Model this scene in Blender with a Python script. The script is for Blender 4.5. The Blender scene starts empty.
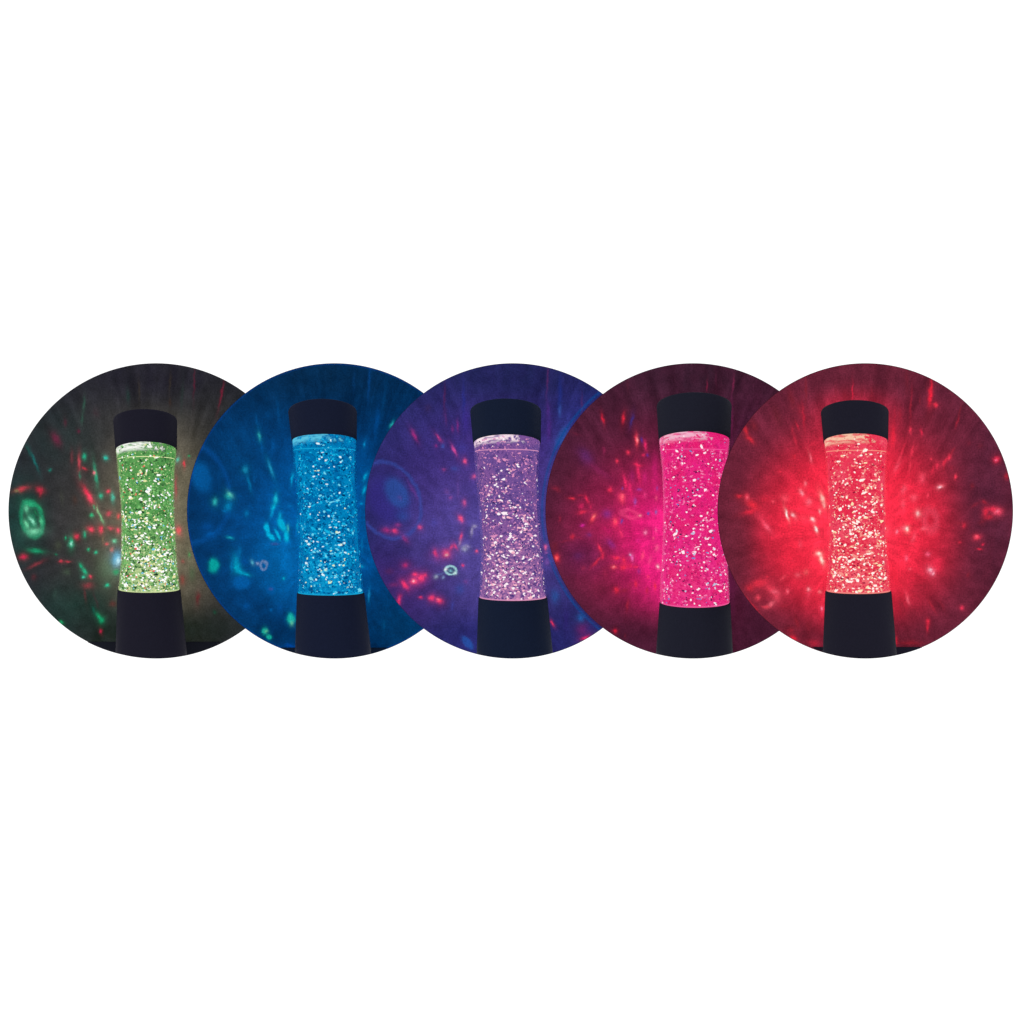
import bpy, bmesh, math, random
from mathutils import Vector, noise

random.seed(7)
SC = bpy.context.scene
COL = SC.collection

# ------------------------------------------------------------------ measures
CAM_D = 8.0            # camera to the middle panel, metres
PX = 0.001             # metres per photo pixel at the middle panel
R = 147.7              # panel radius in those units
CY = 510.9
CXS = [156.1, 334.6, 512.8, 693.1, 865.4]
AMB = 1.3              # white studio surround
THICK = 0.007
AXIS = 0.085           # lamp axis in front of its panel
LDEP = 0.036           # added, unseen point light in front of the panel

def sc(y):
    return PX * (CAM_D + y) / CAM_D

def lin(c):
    out = []
    for v in c[:3]:
        v = max(0.0, v / 255.0)
        out.append(v / 12.92 if v <= 0.04045 else ((v + 0.055) / 1.055) ** 2.4)
    return tuple(out)

def tag(o, label=None, cat=None, group=None, kind=None):
    if label: o['label'] = label
    if cat: o['category'] = cat
    if group: o['group'] = group
    if kind: o['kind'] = kind
    return o

def link(o, parent=None):
    COL.objects.link(o)
    if parent: o.parent = parent
    return o

def mesh_obj(name, verts, faces, mat, parent=None, smooth=True, uvs=None, mats=None, mi=None, loc=(0, 0, 0)):
    me = bpy.data.meshes.new(name)
    me.from_pydata(verts, [], faces)
    if smooth:
        me.polygons.foreach_set('use_smooth', [True] * len(me.polygons))
    if uvs is not None:
        l = me.uv_layers.new(name='UVMap')
        for lp in me.loops:
            l.data[lp.index].uv = uvs[lp.vertex_index]
    if mats:
        for m in mats: me.materials.append(m)
        me.polygons.foreach_set('material_index', mi)
    elif mat: me.materials.append(mat)
    me.update()
    o = bpy.data.objects.new(name, me)
    o.location = loc
    return link(o, parent)

# ------------------------------------------------------------------ node helpers
def new_mat(name):
    m = bpy.data.materials.new(name); m.use_nodes = True
    nt = m.node_tree; nt.nodes.clear()
    out = nt.nodes.new('ShaderNodeOutputMaterial')
    return m, nt, out

class NT:
    def __init__(s, nt): s.nt = nt
    def n(s, t, **kw):
        nd = s.nt.nodes.new(t)
        for k, v in kw.items(): setattr(nd, k, v)
        return nd
    def put(s, sock, v):
        if isinstance(v, bpy.types.NodeSocket): s.nt.links.new(v, sock)
        elif v is not None: sock.default_value = v
    def math(s, op, a, b=None, c=None):
        nd = s.n('ShaderNodeMath', operation=op)
        s.put(nd.inputs[0], a)
        if b is not None: s.put(nd.inputs[1], b)
        if c is not None: s.put(nd.inputs[2], c)
        return nd.outputs[0]
    def vm(s, op, a, b=None):
        nd = s.n('ShaderNodeVectorMath', operation=op)
        s.put(nd.inputs[0], a)
        if b is not None: s.put(nd.inputs[1], b)
        return nd.outputs['Value'] if op == 'LENGTH' else nd.outputs[0]
    def dot(s, a, b):
        nd = s.n('ShaderNodeVectorMath', operation='DOT_PRODUCT')
        s.put(nd.inputs[0], a); s.put(nd.inputs[1], b)
        return nd.outputs['Value']
    def rng(s, v, a, b, c=0.0, d=1.0, smooth=True):
        nd = s.n('ShaderNodeMapRange')
        nd.interpolation_type = 'SMOOTHSTEP' if smooth else 'LINEAR'
        s.put(nd.inputs[0], v)
        for i, q in zip((1, 2, 3, 4), (a, b, c, d)): s.put(nd.inputs[i], q)
        return nd.outputs[0]
    def mix(s, f, a, b, blend='MIX'):
        nd = s.n('ShaderNodeMix', data_type='RGBA', blend_type=blend)
        nd.clamp_result = False
        s.put(nd.inputs[0], f)
        for i, q in ((6, a), (7, b)):
            if isinstance(q, tuple): q = tuple(q[:3]) + (1.0,)
            s.put(nd.inputs[i], q)
        return nd.outputs[2]
    def noise(s, vec, scale, detail=2.0, rough=0.5, dist=0.0):
        nd = s.n('ShaderNodeTexNoise')
        s.put(nd.inputs['Vector'], vec)
        nd.inputs['Scale'].default_value = scale
        nd.inputs['Detail'].default_value = detail
        nd.inputs['Roughness'].default_value = rough
        nd.inputs['Distortion'].default_value = dist
        return nd.outputs
    def comb(s, x, y, z=0.0):
        nd = s.n('ShaderNodeCombineXYZ')
        for i, q in enumerate((x, y, z)): s.put(nd.inputs[i], q)
        return nd.outputs[0]
    def sep(s, v):
        nd = s.n('ShaderNodeSeparateXYZ'); s.put(nd.inputs[0], v)
        return nd.outputs

# ------------------------------------------------------------------ materials
def dark_plastic(name, rgb):
    m, nt, out = new_mat(name); N = NT(nt)
    tc = N.n('ShaderNodeTexCoord')
    nz = N.noise(tc.outputs['Object'], 900, 2)
    c = lin(rgb); c = tuple(v / (AMB * 1.2) for v in c)
    col = N.mix(nz[0], tuple(v * 0.72 for v in c), tuple(v * 1.28 for v in c))
    b = N.n('ShaderNodeBsdfPrincipled')
    N.put(b.inputs['Base Color'], col)
    b.inputs['Roughness'].default_value = 0.6
    b.inputs['Specular IOR Level'].default_value = 0.02
    nt.links.new(b.outputs[0], out.inputs[0])
    return m

def panel_mat(name, alb):
    m, nt, out = new_mat(name); N = NT(nt)
    tc = N.n('ShaderNodeTexCoord')
    g = N.noise(tc.outputs['Object'], 700, 1.0)          # fine grain of the matt wall paint
    g2 = N.noise(tc.outputs['Object'], 38, 3.0)
    f = N.math('MULTIPLY', N.rng(g[0], 0.25, 0.75, 0.72, 1.28, False), N.rng(g2[0], 0.3, 0.7, 0.9, 1.1, False))
    mp = N.vm('MULTIPLY', tc.outputs['Object'], (260.0, 260.0, 1400.0))
    col = N.mix(1.0, alb, N.comb(f, f, f), 'MULTIPLY')
    b = N.n('ShaderNodeBsdfDiffuse')
    N.put(b.inputs['Color'], col)
    nt.links.new(b.outputs[0], out.inputs[0])
    return m

def emit_mat(name, rgb, k=1.0):
    m, nt, out = new_mat(name)
    e = nt.nodes.new('ShaderNodeEmission')
    e.inputs[0].default_value = lin(rgb) + (1.0,)
    e.inputs[1].default_value = k
    nt.links.new(e.outputs[0], out.inputs[0])
    return m

def glass_mat(name, rgb, amt, k=1.0):
    m, nt, out = new_mat(name); N = NT(nt)
    lw = N.n('ShaderNodeLayerWeight'); lw.inputs[0].default_value = 0.5
    f = N.rng(lw.outputs['Facing'], 0.55, 1.0, 0.015, amt, False)
    tr = N.n('ShaderNodeBsdfTransparent'); tr.inputs[0].default_value = (0.98, 0.98, 0.98, 1)
    pr = N.n('ShaderNodeBsdfPrincipled')
    pr.inputs['Base Color'].default_value = lin(rgb) + (1.0,)
    pr.inputs['Roughness'].default_value = 0.15
    pr.inputs['Specular IOR Level'].default_value = 0.3
    ms = N.n('ShaderNodeMixShader')
    N.put(ms.inputs[0], f)
    nt.links.new(tr.outputs[0], ms.inputs[1]); nt.links.new(pr.outputs[0], ms.inputs[2])
    nt.links.new(ms.outputs[0], out.inputs[0])
    return m

def liquid_mat(name, p):
    """glowing glitter liquid; UV = (arc px, height px below the cap rim)"""
    m, nt, out = new_mat(name); N = NT(nt)
    uv = N.n('ShaderNodeUVMap'); uv.uv_map = 'UVMap'
    s = N.sep(uv.outputs[0]); a, v = s[0], s[1]
    st = N.comb(N.math('MULTIPLY', a, 0.75), v, p['seed'])
    n1 = N.noise(st, 0.075, 3.0, 0.6)[0]
    n2 = N.noise(st, 0.33, 2.0, 0.65, 0.6)[0]
    n3 = N.noise(st, 0.62, 1.0, 0.5)[0]
    col = N.mix(N.rng(n1, 0.35, 0.68), lin(p['base']), lin(p['base2']))
    col = N.mix(N.math('MULTIPLY', N.rng(n2, 0.50, 0.34), p['dk']), col, lin(p['dark']))
    col = N.mix(N.math('MULTIPLY', N.rng(n3, 0.62, 0.72), p['wm']), col, lin(p['pale']))
    H = p['H']; wl = p['wl']
    # bulb light from the foot put into the colour, fading upward
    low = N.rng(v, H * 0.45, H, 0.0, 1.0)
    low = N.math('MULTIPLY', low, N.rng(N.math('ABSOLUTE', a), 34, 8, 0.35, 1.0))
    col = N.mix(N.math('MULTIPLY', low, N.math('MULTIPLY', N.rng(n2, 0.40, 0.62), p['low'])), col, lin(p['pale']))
    # bright white crescent painted on the air gap under the cap
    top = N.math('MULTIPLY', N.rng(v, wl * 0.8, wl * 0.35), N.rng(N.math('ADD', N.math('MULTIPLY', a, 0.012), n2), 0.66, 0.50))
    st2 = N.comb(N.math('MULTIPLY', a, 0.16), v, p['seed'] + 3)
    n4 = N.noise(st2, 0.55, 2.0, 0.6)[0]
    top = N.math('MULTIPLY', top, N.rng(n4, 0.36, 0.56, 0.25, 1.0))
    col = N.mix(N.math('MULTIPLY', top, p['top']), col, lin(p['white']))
    # pale line of refracted light painted where the tube sits in the foot
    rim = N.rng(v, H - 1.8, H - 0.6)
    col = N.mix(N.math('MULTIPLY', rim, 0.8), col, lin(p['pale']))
    e = N.n('ShaderNodeEmission'); N.put(e.inputs[0], col)
    nt.links.new(e.outputs[0], out.inputs[0])
    return m

# ------------------------------------------------------------------ the setting
w = bpy.data.worlds.new('World'); SC.world = w; w.use_nodes = True
bg = w.node_tree.nodes['Background']
bg.inputs[0].default_value = (1, 1, 1, 1); bg.inputs[1].default_value = AMB

m, nt, out = new_mat('white_paper'); N = NT(nt)
tc = N.n('ShaderNodeTexCoord')
nz = N.noise(tc.outputs['Object'], 60, 3)
d = N.n('ShaderNodeBsdfDiffuse')
N.put(d.inputs[0], N.mix(nz[0], (0.93, 0.93, 0.93), (0.97, 0.97, 0.97)))
nt.links.new(d.outputs[0], out.inputs[0])
Wd, yb = 3.0, 2.2
bk = mesh_obj('white_backdrop', [(-Wd, yb, -Wd), (Wd, yb, -Wd), (Wd, yb, Wd), (-Wd, yb, Wd),
                           (-Wd, yb + .02, -Wd), (Wd, yb + .02, -Wd), (Wd, yb + .02, Wd), (-Wd, yb + .02, Wd)],
        [(0, 1, 2, 3), (7, 6, 5, 4), (0, 4, 5, 1), (1, 5, 6, 2), (2, 6, 7, 3), (3, 7, 4, 0)], m, smooth=False)
tag(bk, kind='structure')

# ------------------------------------------------------------------ panels
def make_panel(k, alb, label, ledge, ledge_rgb):
    y = 0.28 - 0.14 * k; s = sc(y)
    cx = (CXS[k] - 512) * s; cz = (512 - CY) * s
    root = bpy.data.objects.new('round_panel', None); link(root)
    root.location = (cx, y, cz)
    tag(root, label, 'panel', 'overlapping round panels')
    n = 256; v = []; f = []
    rr = R * s
    for yy in (0.0, THICK):
        for i in range(n):
            t = 2 * math.pi * i / n
            v.append((rr * math.cos(t), yy, rr * math.sin(t)))
    f.append(tuple(range(n - 1, -1, -1))[::-1]); f.append(tuple(range(n, 2 * n))[::-1])
    for i in range(n):
        j = (i + 1) % n
        f.append((i, j, n + j, n + i)[::-1])
    o = mesh_obj('backboard', v, f, panel_mat('panel_paint', alb), root, smooth=False)
    if ledge:                       # the narrow table edge the lamp stands against
        zt = (CY - ledge) * s; v = []; f = []
        x1 = math.sqrt((rr - 0.0012) ** 2 - zt * zt)
        m_ = 60; dep = 0.042
        for i in range(m_ + 1):
            x = -x1 + 2 * x1 * i / m_
            zb = -math.sqrt(max(0, (rr - 0.0012) ** 2 - x * x))
            for (yy, zz) in ((-0.0005, zt), (-dep, zt), (-dep, min(zt, zb)), (-0.0005, min(zt, zb))):
                v.append((x, yy, zz))
        for i in range(m_):
            a = 4 * i; b = a + 4
            for q in range(4):
                r_ = (q + 1) % 4
                f.append((a + q, a + r_, b + r_, b + q))
        f.append((0, 1, 2, 3)); e = 4 * m_; f.append((e + 3, e + 2, e + 1, e))
        mesh_obj('ledge', v, f, dark_plastic('ledge_black', ledge_rgb), root, smooth=False)
    return root

# ------------------------------------------------------------------ lamps
def interp(rows, y):
    """rows: (py, xl, xr, k) -> smooth interpolation"""
    if y <= rows[0][0]: return rows[0][1:]
    if y >= rows[-1][0]: return rows[-1][1:]
    for i in range(len(rows) - 1):
        if rows[i][0] <= y <= rows[i + 1][0]:
            p1, p2 = rows[i], rows[i + 1]
            p0 = rows[max(0, i - 1)]; p3 = rows[min(len(rows) - 1, i + 2)]
            t = (y - p1[0]) / (p2[0] - p1[0]); h = p2[0] - p1[0]; res = []
            for c in (1, 2, 3):
                m1 = (p2[c] - p0[c]) / max(1e-6, p2[0] - p0[0]) * h
                m2 = (p3[c] - p1[c]) / max(1e-6, p3[0] - p1[0]) * h
                res.append((2*t**3 - 3*t*t + 1) * p1[c] + (t**3 - 2*t*t + t) * m1 + (-2*t**3 + 3*t*t) * p2[c] + (t**3 - t*t) * m2)
            return res

def lathe(k, rows, s, axis_px, rs=1.0, seg=96, uv0=None, cap_top=False, cap_bot=False):
    """rows of rings (py, xl, xr, slope); local frame: x right, y away, z up, metres, origin (axis_px, CY)"""
    v = []; f = []; uv = []
    for (py, xl, xr, kk) in rows:
        xc = (xl + xr) / 2 - axis_px; r = (xr - xl) / 2 * rs
        for i in range(seg):
            t = 2 * math.pi * i / seg - math.pi
            yl = -r * math.cos(t)
            v.append(((xc + r * math.sin(t)) * s, yl * s, (CY - py - kk * yl) * s))
            uv.append((r * t, py - (uv0 or 0)))
    nr = len(rows)
    for j in range(nr - 1):
        for i in range(seg):
            i2 = (i + 1) % seg
            f.append((j * seg + i, (j + 1) * seg + i, (j + 1) * seg + i2, j * seg + i2))
    if cap_top: f.append(tuple(range(seg)))
    if cap_bot: f.append(tuple(range((nr - 1) * seg, nr * seg))[::-1])
    return v, f, uv

def make_lamp(k, P):
    yp = 0.28 - 0.14 * k; ya = yp - AXIS; s = sc(ya)
    t0, t1 = P['tube'][0], P['tube'][-1]
    ax = (P['tube'][0][1] + P['tube'][0][2] + t1[1] + t1[2]) / 4
    root = bpy.data.objects.new('glitter_lamp', None); link(root)
    root.location = ((ax - 512) * s, ya, (512 - CY - R) * s)
    tag(root, P['label'], 'lamp', 'glitter lamps lit in a row')
    off = (0, 0, R * s)
    # cap
    (yt, xl, xr), (yb_, bl, br) = P['cap']
    kt, kb = P['kcap']
    rows = []
    def cr(y, a, b, kk): rows.append((y, a, b, kk))
    cr(yt - 0.0, xl + 4.0, xr - 4.0, kt * 1.02)
    cr(yt + 0.15, xl + 1.6, xr - 1.6, kt)
    cr(yt + 0.7, xl + 0.4, xr - 0.4, kt)
    cr(yt + 1.8, xl, xr, kt)
    for q in range(1, 7):
        t = q / 6; e = t ** 1.0
        cr(yt + 1.8 + (yb_ - yt - 1.8) * t, xl + (bl - xl) * e, xr + (br - xr) * e, kt + (kb - kt) * t)
    cr(yb_ + 0.05, bl + 2.2, br - 2.2, kb)
    v, f, _ = lathe(k, rows, s, ax, cap_top=True, cap_bot=True)
    dk = dark_plastic('black_plastic', P['black'])
    o = mesh_obj('cap', v, f, dk, root, loc=off)
    # tube rows
    T = P['tube']; n = 48
    tr = []
    for q in range(n + 1):
        y = T[0][0] + (T[-1][0] - T[0][0]) * q / n
        tr.append((y,) + tuple(interp(T, y)))
    v, f, _ = lathe(k, tr, s, ax, rs=0.99)
    g = mesh_obj('glass_tube', v, f, glass_mat('tube_glass', P['glass'], P['gamt']), root, loc=off)
    cs = lambda y: P['core'] + (0.975 - P['core']) * max(0.0, 1 - abs(y - T[0][0]) / (P['wl'] - T[0][0] + 2)) ** 0.5 if y < P['wl'] + 2 else P['core'] + (0.975 - P['core']) * max(0.0, 1 - (T[-1][0] - y) / 7.0)
    lr = [(y, (a + b_) / 2 - (b_ - a) / 2 * cs(y), (a + b_) / 2 + (b_ - a) / 2 * cs(y), kk) for (y, a, b_, kk) in tr]
    v, f, uv = lathe(k, lr, s, ax, uv0=T[0][0])
    P['mat']['H'] = T[-1][0] - T[0][0]; P['mat']['wl'] = P['wl'] - T[0][0]
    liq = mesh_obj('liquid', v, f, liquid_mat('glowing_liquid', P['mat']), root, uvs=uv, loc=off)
    # seam: the uv jumps at the back of the tube only
    # water line: a thin ring on the liquid
    (xl_, xr_, kk_) = interp(T, P['wl']); kk_ = P['kwl']
    rows = []
    for a_ in range(9):
        an = 2 * math.pi * a_ / 8
        rows.append((P['wl'] + 0.42 * math.cos(an), xl_ + 1.2 + 0.4 * math.sin(an), xr_ - 1.2 - 0.4 * math.sin(an), kk_))
    v, f, _ = lathe(k, rows, s, ax, rs=0.985)
    mesh_obj('water_line', v, f, emit_mat('line_glow', P['line']), root, loc=off)
    # glitter flakes, drifting between liquid core and glass
    vv = []; ff = []; mi = []
    pal = P['flakes']; H = P['mat']['H']
    tot = sum(q[1] for q in pal)
    rnd = random.Random(100 + k)
    cnt = 0; tries = 0
    while cnt < P['nfl'] and tries < 200000:
        tries += 1
        th = rnd.uniform(-math.pi, math.pi); h = rnd.random()
        y = T[0][0] + 1.2 + (H - 2.4) * h
        xl_, xr_, kk = interp(T, y)
        r = (xr_ - xl_) / 2
        a = r * th
        dn = noise.noise(Vector((a * 0.085, y * 0.11, k * 9.3))) * 0.9 + noise.noise(Vector((a * 0.3, y * 0.36, k * 5.1 + 40))) * 0.9
        side = abs(math.sin(th))
        dens = 0.50 + dn + P['bot'] * (h - 0.45) - P['sd'] * max(0, side - 0.55)
        if h < (P['wl'] - T[0][0]) / H: dens *= 0.7
        if rnd.random() > dens: continue
        x_ = rnd.random() * tot; c = 0
        for ci, q in enumerate(pal):
            x_ -= q[1]
            if x_ <= 0: c = ci; break
        # bulb bloom put into the flake colours: fewer whites higher up and at sides
        if pal[c][2] == 'w' and rnd.random() > 0.62 + 0.5 * h - 0.55 * side: c = P['mid']
        if side > P['edge'] and rnd.random() < 0.8: continue
        rho = rnd.uniform(cs(y) + 0.006, max(cs(y) + 0.01, 0.975))
        big = rnd.random()
        sz = 0.5 + 0.62 * rnd.random() + (0.8 * rnd.random() if big > 0.86 else 0)
        if pal[c][2] == 'd': sz *= 0.8
        if pal[c][2] == 'w': sz *= 1.15
        ex = 1.0 + 1.3 * rnd.random() ** 2
        cxp = (xl_ + xr_) / 2 - ax
        ctr = Vector((cxp + r * rho * math.sin(th), -r * rho * math.cos(th), 0))
        ctr.z = CY - y - kk * ctr.y
        nrm = Vector((math.sin(th), -math.cos(th), 0))
        nrm = (nrm + Vector((rnd.gauss(0, .25), rnd.gauss(0, .25), rnd.gauss(0, .3)))).normalized()
        u = nrm.cross(Vector((rnd.gauss(0, .35), rnd.gauss(0, .2), 1))).normalized(); w_ = nrm.cross(u)
        b0 = len(vv); ng = 5
        ph = rnd.random() * 6
        for q in range(ng):
            an = 2 * math.pi * q / ng + ph; jr = sz * rnd.uniform(0.55, 1.3)
            pt = ctr + u * (jr * ex * math.cos(an)) + w_ * (jr * math.sin(an))
            vv.append(tuple(pt * s))
        ff.append(tuple(range(b0, b0 + ng))); mi.append(c)
        cnt += 1
    mats = [emit_mat('glitter_flake', q[0], q[3] if len(q) > 3 else 1.0) for q in pal]  # glints of reflected bulb light painted as emission colours
    gl = mesh_obj('glitter', vv, ff, None, root, smooth=False, mats=mats, mi=mi, loc=off)
    tag(gl, kind='stuff')
    # base: flared foot, its end cut round along the panel's rim
    b0, b1 = P['base']
    rows = [(b0[0] - 0.2, b0[1] + 3, b0[2] - 3, t1[3]), (b0[0], b0[1] + .3, b0[2] - .3, t1[3])]
    for q in range(0, 9):
        t = q / 8
        rows.append((b0[0] + 0.5 + (b1[0] - b0[0]) * t, b0[1] + (b1[1] - b0[1]) * t, b0[2] + (b1[2] - b0[2]) * t, t1[3] * (1 - t)))
    rows.append((CY + R, rows[-1][1], rows[-1][2], 0))
    v, f, _ = lathe(k, rows, s, ax, cap_top=True, cap_bot=True)
    v = list(v)
    for i, (x, yy, z) in enumerate(v):
        sv = sc(ya + yy); dx = (x / s + ax) * 1.0          # stays inside the round outline
        X = (root.location.x + x) / sv + 512 - CXS[k]
        zb = -(math.sqrt(max(0, (R - 0.25) ** 2 - X * X))) * sv + (512 - CY) * (sv - s)
        if z < zb or i >= (len(rows) - 1) * 96: v[i] = (x, yy, zb)
    mesh_obj('base', v, f, dk, root, loc=off)
    return root, ya, s, ax

# ------------------------------------------------------------------ projected light of each lamp
def spot_group(ring):
    g = bpy.data.node_groups.new('light_spot', 'ShaderNodeTree')
    I = g.interface
    for nm, t in (('P', 'NodeSocketVector'), ('A', 'NodeSocketVector'), ('B', 'NodeSocketVector'), ('Core', 'NodeSocketFloat'),
                  ('Alpha', 'NodeSocketFloat'), ('Under', 'NodeSocketColor'), ('Colour', 'NodeSocketColor'), ('Ring', 'NodeSocketFloat')):
        I.new_socket(nm, in_out='INPUT', socket_type=t)
    I.new_socket('Out', in_out='OUTPUT', socket_type='NodeSocketColor')
    N = NT(g); gi = N.n('NodeGroupInput'); go = N.n('NodeGroupOutput'); s = gi.outputs
    p = N.dot(s[0], s[1]); q = N.dot(s[0], s[2])
    ln = N.math('SQRT', N.math('MULTIPLY_ADD', q, q, N.math('MULTIPLY', p, p)))
    if ring is True: ln = N.math('DIVIDE', N.math('ABSOLUTE', N.math('SUBTRACT', ln, 1.0)), s[7])
    if ring: f = N.rng(ln, 1.0, s[3])
    else:                                   # out-of-focus spot: core with a wide faint skirt
        l2 = N.math('POWER', N.math('MAXIMUM', N.math('SUBTRACT', ln, N.math('MULTIPLY', s[3], 0.7)), 0.0), 2.0)
        f = N.math('ADD', N.math('MULTIPLY', N.math('EXPONENT', N.math('MULTIPLY', l2, N.math('MULTIPLY_ADD', s[3], -14.0, -3.6))), 0.88),
                   N.math('MULTIPLY', N.math('EXPONENT', N.math('MULTIPLY', l2, N.math('MULTIPLY_ADD', s[3], -5.0, -0.8))), 0.12))
    f = N.math('MULTIPLY', f, s[4])
    g.links.new(N.mix(f, s[5], s[6]), go.inputs[0])
    return g
SPOT_G, RING_G, WASH_G = spot_group(False), spot_group(True), spot_group(2)
CAL = 4 * math.pi     # radiant intensity of a unit point lamp = 1 / CAL
def make_pattern_light(k, parent, alb, base, spots, mottle, mcol):
    """added point light behind the tube; glow and spots are drawn into its colour by direction"""
    yp = 0.28 - 0.14 * k; s = sc(yp)
    cx = (CXS[k] - 512) * s; cz = (512 - CY) * s
    lp = ((PX0[k] - 512) * s, yp - LDEP, (512 - PZ0[k]) * s)
    L = bpy.data.lights.new('pattern_light', 'POINT')
    L.energy = 1.0; L.shadow_soft_size = 0.0; L.use_nodes = True
    nt = L.node_tree; nt.nodes.clear(); N = NT(nt)
    out = N.n('ShaderNodeOutputLight')
    tc = N.n('ShaderNodeTexCoord')
    d = N.sep(tc.outputs['Normal'])
    iy = N.math('DIVIDE', LDEP / s * SGN, d[1])
    U = N.math('MULTIPLY', d[0], N.math('ABSOLUTE', iy)); U = N.math('MULTIPLY', U, SGN)
    V = N.math('MULTIPLY', d[2], N.math('ABSOLUTE', iy)); V = N.math('MULTIPLY', V, SGN)
    du = PX0[k] - CXS[k]; dv = CY - PZ0[k]
    rho2 = N.math('ADD', N.math('MULTIPLY', U, U), N.math('MULTIPLY', V, V))
    comp = N.math('POWER', N.math('ADD', N.math('DIVIDE', rho2, (LDEP / s) ** 2), 1.0), 1.5)
    P0 = N.comb(N.math('ADD', U, du), N.math('ADD', V, dv), 1.0)       # homogeneous
    rad = N.vm('LENGTH', N.vm('MULTIPLY', P0, (1.0, 1.0, 0.0)))
    wn = N.noise(P0, 0.16, 2.0, 0.55)
    wv = N.vm('SUBTRACT', wn[1], (0.5, 0.5, 0.5))
    Pw = N.vm('ADD', P0, N.vm('MULTIPLY', wv, (3.6, 3.6, 0.0)))
    wv2 = N.noise(N.vm('MULTIPLY', P0, (1.0, 0.35, 1.0)), 0.055, 4.0, 0.6, 0.5)
    col = lin(base)
    def spot(col, x, y, rx, ry, rot, c, al=1.0, soft=0.75, ring=None, src=None, wash=False):
        a = math.radians(-rot if ry > rx else rot)
        x0 = x - CXS[k]; y0 = CY - y; ca, sa = math.cos(a), math.sin(a)
        g = N.n('ShaderNodeGroup', node_tree=(WASH_G if wash else RING_G if ring else SPOT_G))
        N.put(g.inputs[0], src or Pw)
        N.put(g.inputs[1], (ca / rx, sa / rx, -(ca * x0 + sa * y0) / rx))
        N.put(g.inputs[2], (-sa / ry, ca / ry, (sa * x0 - ca * y0) / ry))
        g.inputs[3].default_value = 1.0 - soft
        g.inputs[4].default_value = al
        N.put(g.inputs[5], col if isinstance(col, bpy.types.NodeSocket) else tuple(col) + (1.0,))
        g.inputs[6].default_value = lin(c) + (1.0,)
        if ring: g.inputs[7].default_value = ring
        return g.outputs[0]
    for g in GLOW[k]: col = spot(col, *g[:5], g[5], g[6] if len(g) > 6 else 1.0, 1.0, src=P0, wash=True)
    # uneven wash of the light
    col = N.mix(N.rng(wv2[0], 0.25, 0.75, 0.0, mottle), col, mcol and lin(mcol))
    Pc = N.vm('MULTIPLY', N.comb(U, V, 0.0), (1.0, 1.0, 0.0))
    nd = N.vm('NORMALIZE', Pc)
    ln_ = N.math('MULTIPLY', N.vm('LENGTH', Pc), 0.022)
    ry = N.noise(N.vm('ADD', N.vm('MULTIPLY', nd, (5.5, 5.5, 0.0)), N.comb(0.0, 0.0, ln_)), 1.7, 3.0, 0.6)[0]
    mm = N.math('MULTIPLY', N.rng(N.noise(P0, 0.11, 4.0, 0.65)[0], 0.3, 0.7, 0.84, 1.16, False), N.rng(ry, 0.32, 0.68, 1 - RAY[k], 1 + RAY[k], False))
    vs = N.noise(N.comb(N.math('MULTIPLY', N.math('MULTIPLY_ADD', V, -0.0006, 0.17), U), N.math('MULTIPLY', V, 0.006), 5.0 + k), 1.0, 3.0, 0.6)[0]
    up = N.rng(V, 55.0, 110.0, 0.0, 1.0)
    mm = N.math('MULTIPLY', mm, N.math('MULTIPLY_ADD', up, N.rng(vs, 0.3, 0.72, -0.2, 0.34, False), 1.0))
    # The pattern is split into cells; each light ray only works through the spots of its own cell.
    rs_ = random.Random(k); todo = []
    for q in spots:
        x, y, rx, ry, rot, c = q[:6]
        kw = q[6] if len(q) > 6 else {}
        sp = kw.get('soft', 1.0)
        gr = 1.36 if sp > 0.75 and not kw.get('ring') and not kw.get('still') else 1.0
        al = kw.get('a', 1.0) * rs_.uniform(0.88, 1.0)
        todo.append((x, y, rx * gr, ry * gr, rot, c, al, sp, kw.get('ring'), P0 if kw.get('still') else None))
    amb = tuple(AMB * 0.9 * a for a in alb)
    gg = math.pi * (LDEP ** 2) * CAL
    mm = N.math('MULTIPLY', mm, GAIN[k])
    col0 = N.vm('MULTIPLY', col, N.comb(mm, mm, mm))
    def cell(u0, u1, v0, v1):
        c_ = col0
        for t in todo:
            uu, vv = t[0] - PX0[k], PZ0[k] - t[1]
            a = math.radians(-t[4] if t[3] > t[2] else t[4]); m_ = (1.3 if t[8] else 2.2)
            if min(t[2], t[3]) > 100: m_ = 1.1
            ex = m_ * math.hypot(t[2] * math.cos(a), t[3] * math.sin(a)) + 2.5
            ey = m_ * math.hypot(t[2] * math.sin(a), t[3] * math.cos(a)) + 2.5
            if uu + ex < u0 or uu - ex > u1 or vv + ey < v0 or vv - ey > v1: continue
            c_ = spot(c_, *t)
        # take off what the white surround already gives, divide by the paint
        c_ = N.vm('MAXIMUM', N.vm('SUBTRACT', c_, amb), (0, 0, 0))
        e = N.n('ShaderNodeEmission')
        N.put(e.inputs[0], N.vm('MULTIPLY', c_, tuple(gg / a for a in alb))); N.put(e.inputs[1], comp)
        return e.outputs[0]
    def choose(val, cuts, make, lo=-999, hi=999):
        if not cuts: return make(lo, hi)
        m_ = len(cuts) // 2; t = cuts[m_]
        ms = N.n('ShaderNodeMixShader')
        N.put(ms.inputs[0], N.math('GREATER_THAN', val, t))
        nt.links.new(choose(val, cuts[:m_], make, lo, t), ms.inputs[1])
        nt.links.new(choose(val, cuts[m_ + 1:], make, t, hi), ms.inputs[2])
        return ms.outputs[0]
    tree = choose(U, [-75, -48, 0, 55], lambda a, b_: choose(V, [-40, -8, 30, 75], lambda c_, d_: cell(a, b_, c_, d_)))
    msk = N.math('MULTIPLY', N.math('LESS_THAN', rad, R - 0.4), N.math('GREATER_THAN', d[1], 0.05))
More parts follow.
